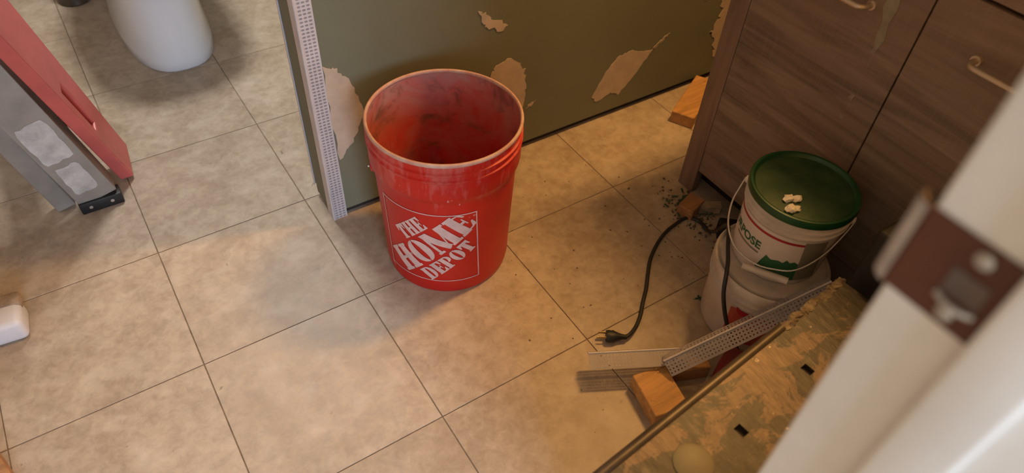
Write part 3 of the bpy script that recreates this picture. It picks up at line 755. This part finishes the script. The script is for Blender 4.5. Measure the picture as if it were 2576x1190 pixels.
loose_bead((0.727, -0.812, 0.062), (0.985, -0.912, 0.240), (-0.20, -0.85, -0.55), 0.032, 'loose white perforated corner bead slanting up past the lower pail')

def block(c, ax, size, mat, label, bev=0.0015, zrot=None):
    ax = Vector(ax).normalized(); ay = Vector((-ax.y, ax.x, 0))
    o = part('wood_offcut', obox(c, ax, ay, (0, 0, 1), *size, bev, 1), mat, None, origin=(c[0], c[1], 0))
    o['label'] = label; o['category'] = 'wood offcut'; o['group'] = 'wood offcuts on the floor'
    return o
block((0.694, -0.848, 0.0195), (0.22, 1.0, 0), (0.092, 0.070, 0.038), M['pine'], 'orange pine block nearest the camera under the loose beads')
block((0.786, -0.834, 0.0185), (0.90, -0.36, 0), (0.070, 0.028, 0.036), M['pine2'], 'dull pine block between the orange block and the maroon tool')
block((1.408, -0.181, 0.018), (0.885, 0.47, 0), (0.205, 0.064, 0.035), M['pine'], 'long pine offcut on floor behind the vanity cabinet corner')

# ================================================================== DEBRIS BY THE CABINET FOOT
block((1.104, -0.494, 0.0155), (0.30, -0.95, 0), (0.040, 0.058, 0.030), M['pine2'], 'small orange wood chunk in the debris by the cabinet foot')
o = part('wood_offcut', obox((1.143, -0.520, 0.016), (0.8, -0.6, 0.1), (0.6, 0.8, 0), (0, 0, 1), 0.05, 0.022, 0.022, 0.001, 1), M['dirty_wood'], None, origin=(1.143, -0.52, 0))
o['label'] = 'dark wood splinter under the cabinet beside the small orange chunk'; o['category'] = 'wood offcut'; o['group'] = 'wood offcuts on the floor'
o = part('black_adapter', obox((1.124, -0.600, 0.021), (0.75, -0.66, 0), (0.66, 0.75, 0), (0, 0, 1), 0.050, 0.036, 0.040, 0.004), M['black'], None, 40, origin=(1.124, -0.600, 0))
o['label'] = 'small black plastic block on floor left of the pails'; o['category'] = 'plastic block'
b = bmesh.new(); rnd = random.Random(5)
for i in range(200):
    x = 1.11 + rnd.gauss(0, 0.030); y = -0.50 + rnd.gauss(0, 0.055)
    if x > 1.15: x = 1.15 - rnd.random() * 0.06
    s = rnd.uniform(0.0008, 0.0042); merge(b, chunk((x, y, s * 0.4), (s * rnd.uniform(.6, 1.6), s * rnd.uniform(.6, 1.6), s * 0.6), i))
part('dust_debris', b, M['debris'], None, kind='stuff', label='dark dust and crumbs heaped by the cabinet foot', category='debris')
b = bmesh.new()
for i in range(30):
    x = 1.108 + rnd.gauss(0, 0.020); y = -0.49 + rnd.gauss(0, 0.045)
    if x > 1.148: x = 1.148 - rnd.random() * 0.05
    a = rnd.uniform(0, PI); s = rnd.uniform(0.004, 0.011)
    merge(b, obox((x, y, rnd.uniform(0.002, 0.014)), (math.cos(a), math.sin(a), rnd.uniform(-.3, .3)), (-math.sin(a), math.cos(a), 0), (0, 0, 1), s * 1.8, s * 0.6, 0.0012))
part('green_debris', b, M['leaf'], None, kind='stuff', label='dark green scraps mixed in the debris by the cabinet foot', category='debris')
b = bmesh.new()
for i in range(110):
    x = rnd.uniform(0.55, 1.12); y = rnd.uniform(-0.95, -0.20)
    s = rnd.uniform(0.0005, 0.0017); merge(b, chunk((x, y, s * 0.4), (s * rnd.uniform(.7, 2), s * rnd.uniform(.7, 2), s * 0.6), i + 500))
part('floor_crumbs', b, M['debris'], None, kind='stuff', label='tiny dark crumbs scattered over the floor near the pails', category='debris')
b = bmesh.new(); c = (0.938, -0.706, 0.0016)
merge(b, obox(c, (0.9, -0.3, 0), (0.3, 0.9, 0), (0, 0, 1), 0.019, 0.0030, 0.003, 0.0005, 1)); merge(b, obox(c, (0.3, 0.9, 0), (0.9, -0.3, 0), (0, 0, 1), 0.015, 0.0030, 0.003, 0.0005, 1))
o = part('tile_spacer', b, M['leaf'], None, origin=(c[0], c[1], 0)); o['label'] = 'small dark green cross lying on floor left of the pails'; o['category'] = 'spacer'

# ================================================================== WORK PLATFORM
H = 0.300
wpf = thing('work_platform', 'crusted brown metal work platform with rolled edge at lower right', 'platform', (0.66, -1.05, 0))
p0 = Vector((0.375, -1.000, H)); p1 = Vector((0.941, -0.942, H)); e = (p1 - p0).normalized(); nrm = Vector((e.y, -e.x, 0))   # nrm points away from the edge, toward the wall
Lp = (p1 - p0).length; Wd = 0.145
def pp(a, w, z=H): q = p0 + e * a + nrm * w; return Vector((q.x, q.y, z))
holes = []
for (hx, hy) in ((0.754, -1.030), (0.596, -1.049)):
    d = Vector((hx, hy, H)) - p0; holes.append((d.dot(e), d.dot(nrm)))
xs = [0.0]; 
for a, w in sorted(holes): xs += [a - 0.0065, a + 0.0065]
xs.append(Lp); ws_all = sorted(holes)
b = bmesh.new()
def slabq(a0, a1, w0, w1):
    lo = pp(a0, w0); 
    vs = [pp(a0, w0), pp(a1, w0), pp(a1, w1), pp(a0, w1)]; vb = [Vector((q.x, q.y, H - 0.006)) for q in vs]
    T_ = [b.verts.new(q) for q in vs]; B_ = [b.verts.new(q) for q in vb]
    b.faces.new(T_); b.faces.new(B_[::-1])
    for i in range(4): b.faces.new((T_[i], B_[i], B_[(i + 1) % 4], T_[(i + 1) % 4]))
for i in range(len(xs) - 1):
    if i % 2 == 0: slabq(xs[i], xs[i + 1], 0, Wd)
    else:
        w = ws_all[i // 2][1]; slabq(xs[i], xs[i + 1], 0, w - 0.0085); slabq(xs[i], xs[i + 1], w + 0.0085, Wd)
part('deck', b, M['platform'], wpf)
b = bmesh.new(); merge(b, obox(pp(Lp / 2, Wd / 2, H - 0.012), e, nrm, (0, 0, 1), Lp - 0.01, Wd - 0.01, 0.008)); part('deck_underside', b, M['plate'], wpf)
b = tube([pp(-0.003, -0.002, H - 0.0065), pp(Lp * 0.72, -0.002, H - 0.0065)], 0.0095, 16); part('rolled_edge', b, M['edge'], wpf, 50)
b = bmesh.new(); merge(b, obox(pp(Lp / 2, 0.004, H - 0.022), e, nrm, (0, 0, 1), Lp, 0.006, 0.034, 0.001)); part('apron', b, M['edge'], wpf)
b = bmesh.new(); merge(b, obox(pp(Lp / 2, Wd - 0.004, H - 0.022), e, nrm, (0, 0, 1), Lp, 0.006, 0.034, 0.001)); part('apron', b, M['edge'], wpf)
for a in (0.03, Lp - 0.03):
    for w in (0.018, Wd - 0.018):
        part('leg', obox(pp(a, w, (H - 0.03) / 2), e, nrm, (0, 0, 1), 0.022, 0.022, H - 0.03, 0.003), M['edge'], wpf, 40)
d = Vector((0.506, -1.049, H)) - p0
b = lathe([(0, 0.0030), (0.024, 0.0030), (0.0275, 0.0018), (0.028, 0.0)], (0, 0, 0), 32); b.transform(Matrix.Translation(pp(d.dot(e), d.dot(nrm), H + 0.0002)))
part('pale_cap', b, M['disc'], wpf, 40, label='round pale cap')
rnd = random.Random(9)
for i in range(16):
    a = Lp * (0.73 + 0.27 * i / 15); s = rnd.uniform(0.006, 0.012)
    part('crust_lump', chunk(pp(a, 0.001 + rnd.uniform(-0.003, 0.002), H - 0.003), (s * 1.3, 0.008, 0.007), 60 + i, 2), M['crust'], wpf)

# black case standing between platform and cabinet
cs = thing('plastic_case', 'black plastic case standing between the work platform and the cabinet', 'case', (1.055, -1.04, 0))
b = bmesh.new(); box(b, (0.968, -1.145, 0.006), (1.142, -0.940, 0.405), 0.008, seg=3); part('shell', b, M['blackcase'], cs, 40)
b = bmesh.new(); box(b, (1.040, -1.147, 0.004), (1.046, -0.938, 0.407), 0.002); part('seam', b, M['black'], cs)
for y in (-1.12, -0.965):
    b = bmesh.new(); box(b, (0.985, y - 0.012, 0.0), (1.125, y + 0.012, 0.008), 0.002); part('foot', b, M['black'], cs)
b = tube(smooth_path([(1.043, -1.09, 0.404), (1.043, -1.085, 0.425), (1.043, -1.04, 0.430), (1.043, -0.995, 0.425), (1.043, -0.99, 0.404)], 5), 0.006, 10); part('handle', b, M['black'], cs, 50)

# ================================================================== TOILET
tx, ty = 0.250, 0.665
to = thing('toilet', 'white porcelain toilet standing behind the ladder and partition', 'toilet', (tx, ty + 0.3, 0))
def egg(yf, yb, hw, z, n=40, pw=0.5):
    out = []; cy = (yf + yb) / 2; hl = (yb - yf) / 2
    for i in range(n):
        a = 2 * PI * i / n; s, c = math.sin(a), math.cos(a)
        out.append((tx + hw * math.copysign(abs(s) ** 0.72, s), cy - hl * math.copysign(abs(c) ** (0.95 if c > 0 else 0.6), c), z))
    return out
rings = [egg(ty + 0.004, 1.20, 0.118, 0.0), egg(ty, 1.20, 0.124, 0.004), egg(ty + 0.002, 1.20, 0.123, 0.03), egg(ty + 0.010, 1.18, 0.115, 0.10), egg(ty + 0.012, 1.17, 0.110, 0.19), egg(ty - 0.01, 1.17, 0.122, 0.25), egg(ty - 0.06, 1.18, 0.160, 0.32), egg(ty - 0.082, 1.19, 0.178, 0.365), egg(ty - 0.085, 1.19, 0.180, 0.385)]
part('bowl', loft(rings), M['porcelain'], to, 60)
part('seat', loft([egg(ty - 0.09, 1.13, 0.184, 0.388), egg(ty - 0.094, 1.13, 0.188, 0.396), egg(ty - 0.09, 1.13, 0.184, 0.408)]), M['porcelain'], to, 50)
part('seat_lid', loft([egg(ty - 0.088, 1.13, 0.182, 0.409), egg(ty - 0.09, 1.13, 0.185, 0.418), egg(ty - 0.08, 1.12, 0.175, 0.428)]), M['porcelain'], to, 50)
b = bmesh.new(); box(b, (tx - 0.21, 1.185, 0.37), (tx + 0.21, 1.375, 0.72), 0.03, seg=4); tk = part('tank', b, M['porcelain'], to, 50)
b = bmesh.new(); box(b, (tx - 0.22, 1.175, 0.722), (tx + 0.22, 1.382, 0.755), 0.012, seg=3); part('tank_lid', b, M['porcelain'], to, 50)
part('flush_lever', tube([(tx - 0.16, 1.184, 0.66), (tx - 0.16, 1.165, 0.66), (tx - 0.10, 1.160, 0.652)], 0.006, 10), M['chrome'], tk, 50)
bh = (0.057, 1.222, 0.0)
o = part('brush_holder', lathe([(0, 0), (0.045, 0), (0.048, 0.004), (0.046, 0.02), (0.040, 0.10), (0.042, 0.104), (0.036, 0.104), (0.03, 0.02), (0, 0.018)], bh, 32), M['edge'], None, 40, origin=bh)
o['label'] = 'small dark round holder on floor left of the toilet'; o['category'] = 'brush holder'

# ================================================================== RED BOARD AND LADDER
uu = Vector((-0.204, -0.251, 0.946)).normalized(); e1 = Vector((0.970, -0.184, 0.161)); e1 = (e1 - uu * e1.dot(uu)).normalized(); e2 = uu.cross(e1).normalized()
if e2.y < 0: e2 = -e2
B0 = Vector((0.016, 0.270, 0.007)); th = 0.031; S = 0.92
def rbp(s, a, d): return B0 + uu * s - e1 * a + e2 * d
def wd(s): return 0.095 + 0.10 * s
rb_ = thing('slotted_board', 'red plastic board with a long slot leaning beside the grey ladder', 'board', (0.0, 0.31, 0))
sl0, sl1 = 0.165, 0.295
def frac(s, f): return wd(s) * f
b = bmesh.new()
def prism(s0, s1, f0, f1, a0=0.0, a1=th):
    vs = []
    for a in (a0, a1):
        for s, f in ((s0, f0), (s1, f0), (s1, f1), (s0, f1)): vs.append(b.verts.new(rbp(s, a, frac(s, f))))
    q = vs
    for f in ((0, 1, 2, 3), (7, 6, 5, 4), (0, 4, 5, 1), (1, 5, 6, 2), (2, 6, 7, 3), (3, 7, 4, 0)): b.faces.new([q[i] for i in f])
ss = [0.0, sl0, sl1, S]; ff = [0.0, 0.22, 0.42, 1.0]
for i in range(3):
    for j in range(3):
        if i == 1 and j == 1: continue
        prism(ss[i], ss[i + 1], ff[j], ff[j + 1])
bmesh.ops.remove_doubles(b, verts=b.verts[:], dist=1e-5)
# drop interior faces shared by two prisms
seen = {}
for f in b.faces[:]:
    key = tuple(sorted(v_.index for v_ in f.verts))
b.verts.index_update(); b.faces.ensure_lookup_table()
dup = {}
for f in b.faces: dup.setdefault(tuple(sorted(v_.index for v_ in f.verts)), []).append(f)
bmesh.ops.delete(b, geom=[f for fs in dup.values() if len(fs) > 1 for f in fs], context='FACES')
sharp = [ed for ed in b.edges if len(ed.link_faces) == 2 and ed.calc_face_angle(0) > 0.6]
bmesh.ops.bevel(b, geom=sharp, offset=0.004, segments=2, profile=0.5, affect='EDGES')
part('panel', b, M['red_board'], rb_)
b = bmesh.new(); prism(sl0 - 0.003, sl1 + 0.003, 0.20, 0.44, th * 0.8, th * 0.95); part('slot_back', b, M['red_dark'], rb_)

la = thing('step_ladder', 'grey aluminium step ladder with worn stickers and black rubber foot', 'ladder', (-0.08, 0.21, 0))
ul = Vector((-0.232, 0.0, 0.973)).normalized(); xl = Vector((0.973, 0, 0.232)).normalized(); yl = Vector((0, 1, 0))
f0 = Vector((-0.068, 0.206, 0.028))
def lp(s, x, y): return f0 + ul * s + xl * x + yl * y
LH = 1.25
def rail(y, hi):
    b = bmesh.new()
    merge(b, obox(lp(LH / 2, 0, y), xl, yl, ul, 0.082, 0.004, LH, 0.001, 1)); merge(b, obox(lp(LH / 2, 0.039, y + 0.030), xl, yl, ul, 0.004, 0.060, LH, 0.001, 1)); merge(b, obox(lp(LH / 2, -0.039, y + 0.011), xl, yl, ul, 0.004, 0.022, LH, 0.001, 1))
    return part('side_rail', b, M['alu'], la)
r1 = rail(0.0, True); r2 = rail(0.36, False)
for y in (0.0, 0.36):
    b = bmesh.new(); box(b, (-0.112, 0.206 + y - 0.008, 0.0), (-0.022, 0.206 + y + 0.028, 0.030), 0.003); ft = part('rubber_foot', b, M['black'], la, 40)
    if y == 0.0:
        for x in (-0.09, -0.045):
            b = bmesh.new(); b2 = lathe([(0, 0.0015), (0.004, 0.001), (0.004, -0.001)], (0, 0, 0), 12); b2.transform(Matrix.Translation((x, 0.206 - 0.0085, 0.016)) @ Matrix.Rotation(PI / 2, 4, 'X')); merge(b, b2); part('rivet', b, M['steel'], ft)
for i, (s0, s1, x0, x1) in enumerate(((0.030, 0.115, -0.030, 0.022), (0.125, 0.235, -0.034, 0.030))):
    rnd = random.Random(40 + i); ol = []
    n = 22
    for q in range(n):
        a = 2 * PI * q / n; cxx, css = (x0 + x1) / 2, (s0 + s1) / 2
        kx = math.copysign(min(1, abs(math.cos(a)) * 1.35), math.cos(a)); ks = math.copysign(min(1, abs(math.sin(a)) * 1.35), math.sin(a))
        ol.append((css + ks * (s1 - s0) / 2 * rnd.uniform(0.9, 1.0), cxx + kx * (x1 - x0) / 2 * rnd.uniform(0.88, 1.0)))
    b = bmesh.new(); b.faces.new([b.verts.new(lp(s, x, -0.0026)) for s, x in ol]); part('sticker', b, M['sticker'], r1)
for i in range(4):
    s = 0.27 + 0.27 * i
    part('step', obox(lp(s, 0, 0.18), (1, 0, 0), (0, 1, 0), (0, 0, 1), 0.075, 0.352, 0.022, 0.003), M['alu'], la)
b = bmesh.new(); merge(b, obox(lp(LH + 0.012, -0.03, 0.18), (1, 0, 0), (0, 1, 0), (0, 0, 1), 0.20, 0.42, 0.035, 0.006)); part('top_cap', b, M['red_board'], la, 40)
# second rail of the folded rear frame beside the front rail
g0 = Vector((-0.137, 0.247, 0.004)); g1 = g0 + Vector((-0.200, -0.01, 0.98)).normalized() * 1.20; ug = (g1 - g0).normalized()
for y in (0.0, 0.30):
    part('rear_rail', obox((g0 + g1) / 2 + Vector((0, y, 0)), (0.98, 0, 0.20), (0, 1, 0), ug, 0.040, 0.024, (g1 - g0).length, 0.002), M['alu'], la)
for s in (0.30, 0.72): part('rear_brace', obox(g0 + ug * s + Vector((0, 0.15, 0)), (0.98, 0, 0.2), (0, 1, 0), ug, 0.012, 0.30, 0.022, 0.002), M['alu'], la)

# ================================================================== SMALL THINGS AT THE LEFT EDGE
wb = thing('trim_offcut', 'white painted trim offcut with dirty wood end at the left edge', 'trim offcut', (-0.36, -0.05, 0))
b = obox((-0.357, -0.060, 0.027), (0.995, -0.10, 0), (0.10, 0.995, 0), (0, 0, 1), 0.20, 0.072, 0.052, 0.012, 4); part('board', b, M['white_board'], wb, 40)
b = obox((-0.352, -0.030, 0.045), (0.995, -0.10, 0), (0.10, 0.995, 0), (0, 0, 1), 0.20, 0.034, 0.024, 0.006, 2); part('bare_edge', b, M['dirty_wood'], wb, 40)
block((-0.371, -0.366, 0.02), (0.27, -0.96, 0), (0.16, 0.07, 0.04), M['pine2'], 'brown wood offcut at the lower left corner of the picture')

# ================================================================== LAMPS OUT OF VIEW
vl = thing('vanity_lamp', 'vanity light bar on the wall above the cabinet', 'lamp', (1.60, -0.46, 1.83))
b = bmesh.new(); box(b, (1.595, -0.70, 1.79), (1.63, -0.22, 1.89), 0.006); part('back_plate', b, M['nickel'], vl, 40)
for y in (-0.62, -0.46, -0.30): part('shade', lathe([(0.0, 0.09), (0.045, 0.09), (0.055, 0.0), (0.05, 0.0), (0.042, 0.085), (0.0, 0.085)], (1.565, y, 1.85), 24), M['opal'], vl, 40)
cl_ = thing('ceiling_lamp', 'round lamp hanging from the ceiling beside the toilet', 'lamp', (0.35, 0.76, 1.90))
part('housing', lathe([(0, 0.02), (0.17, 0.02), (0.175, 0.0), (0.17, -0.035), (0.0, -0.035)], (0.35, 0.76, 1.90), 40), M['opal'], cl_, 40)
part('stem', tube([(0.35, 0.76, 1.92), (0.35, 0.76, 2.42)], 0.012, 12), M['nickel'], cl_, 40)
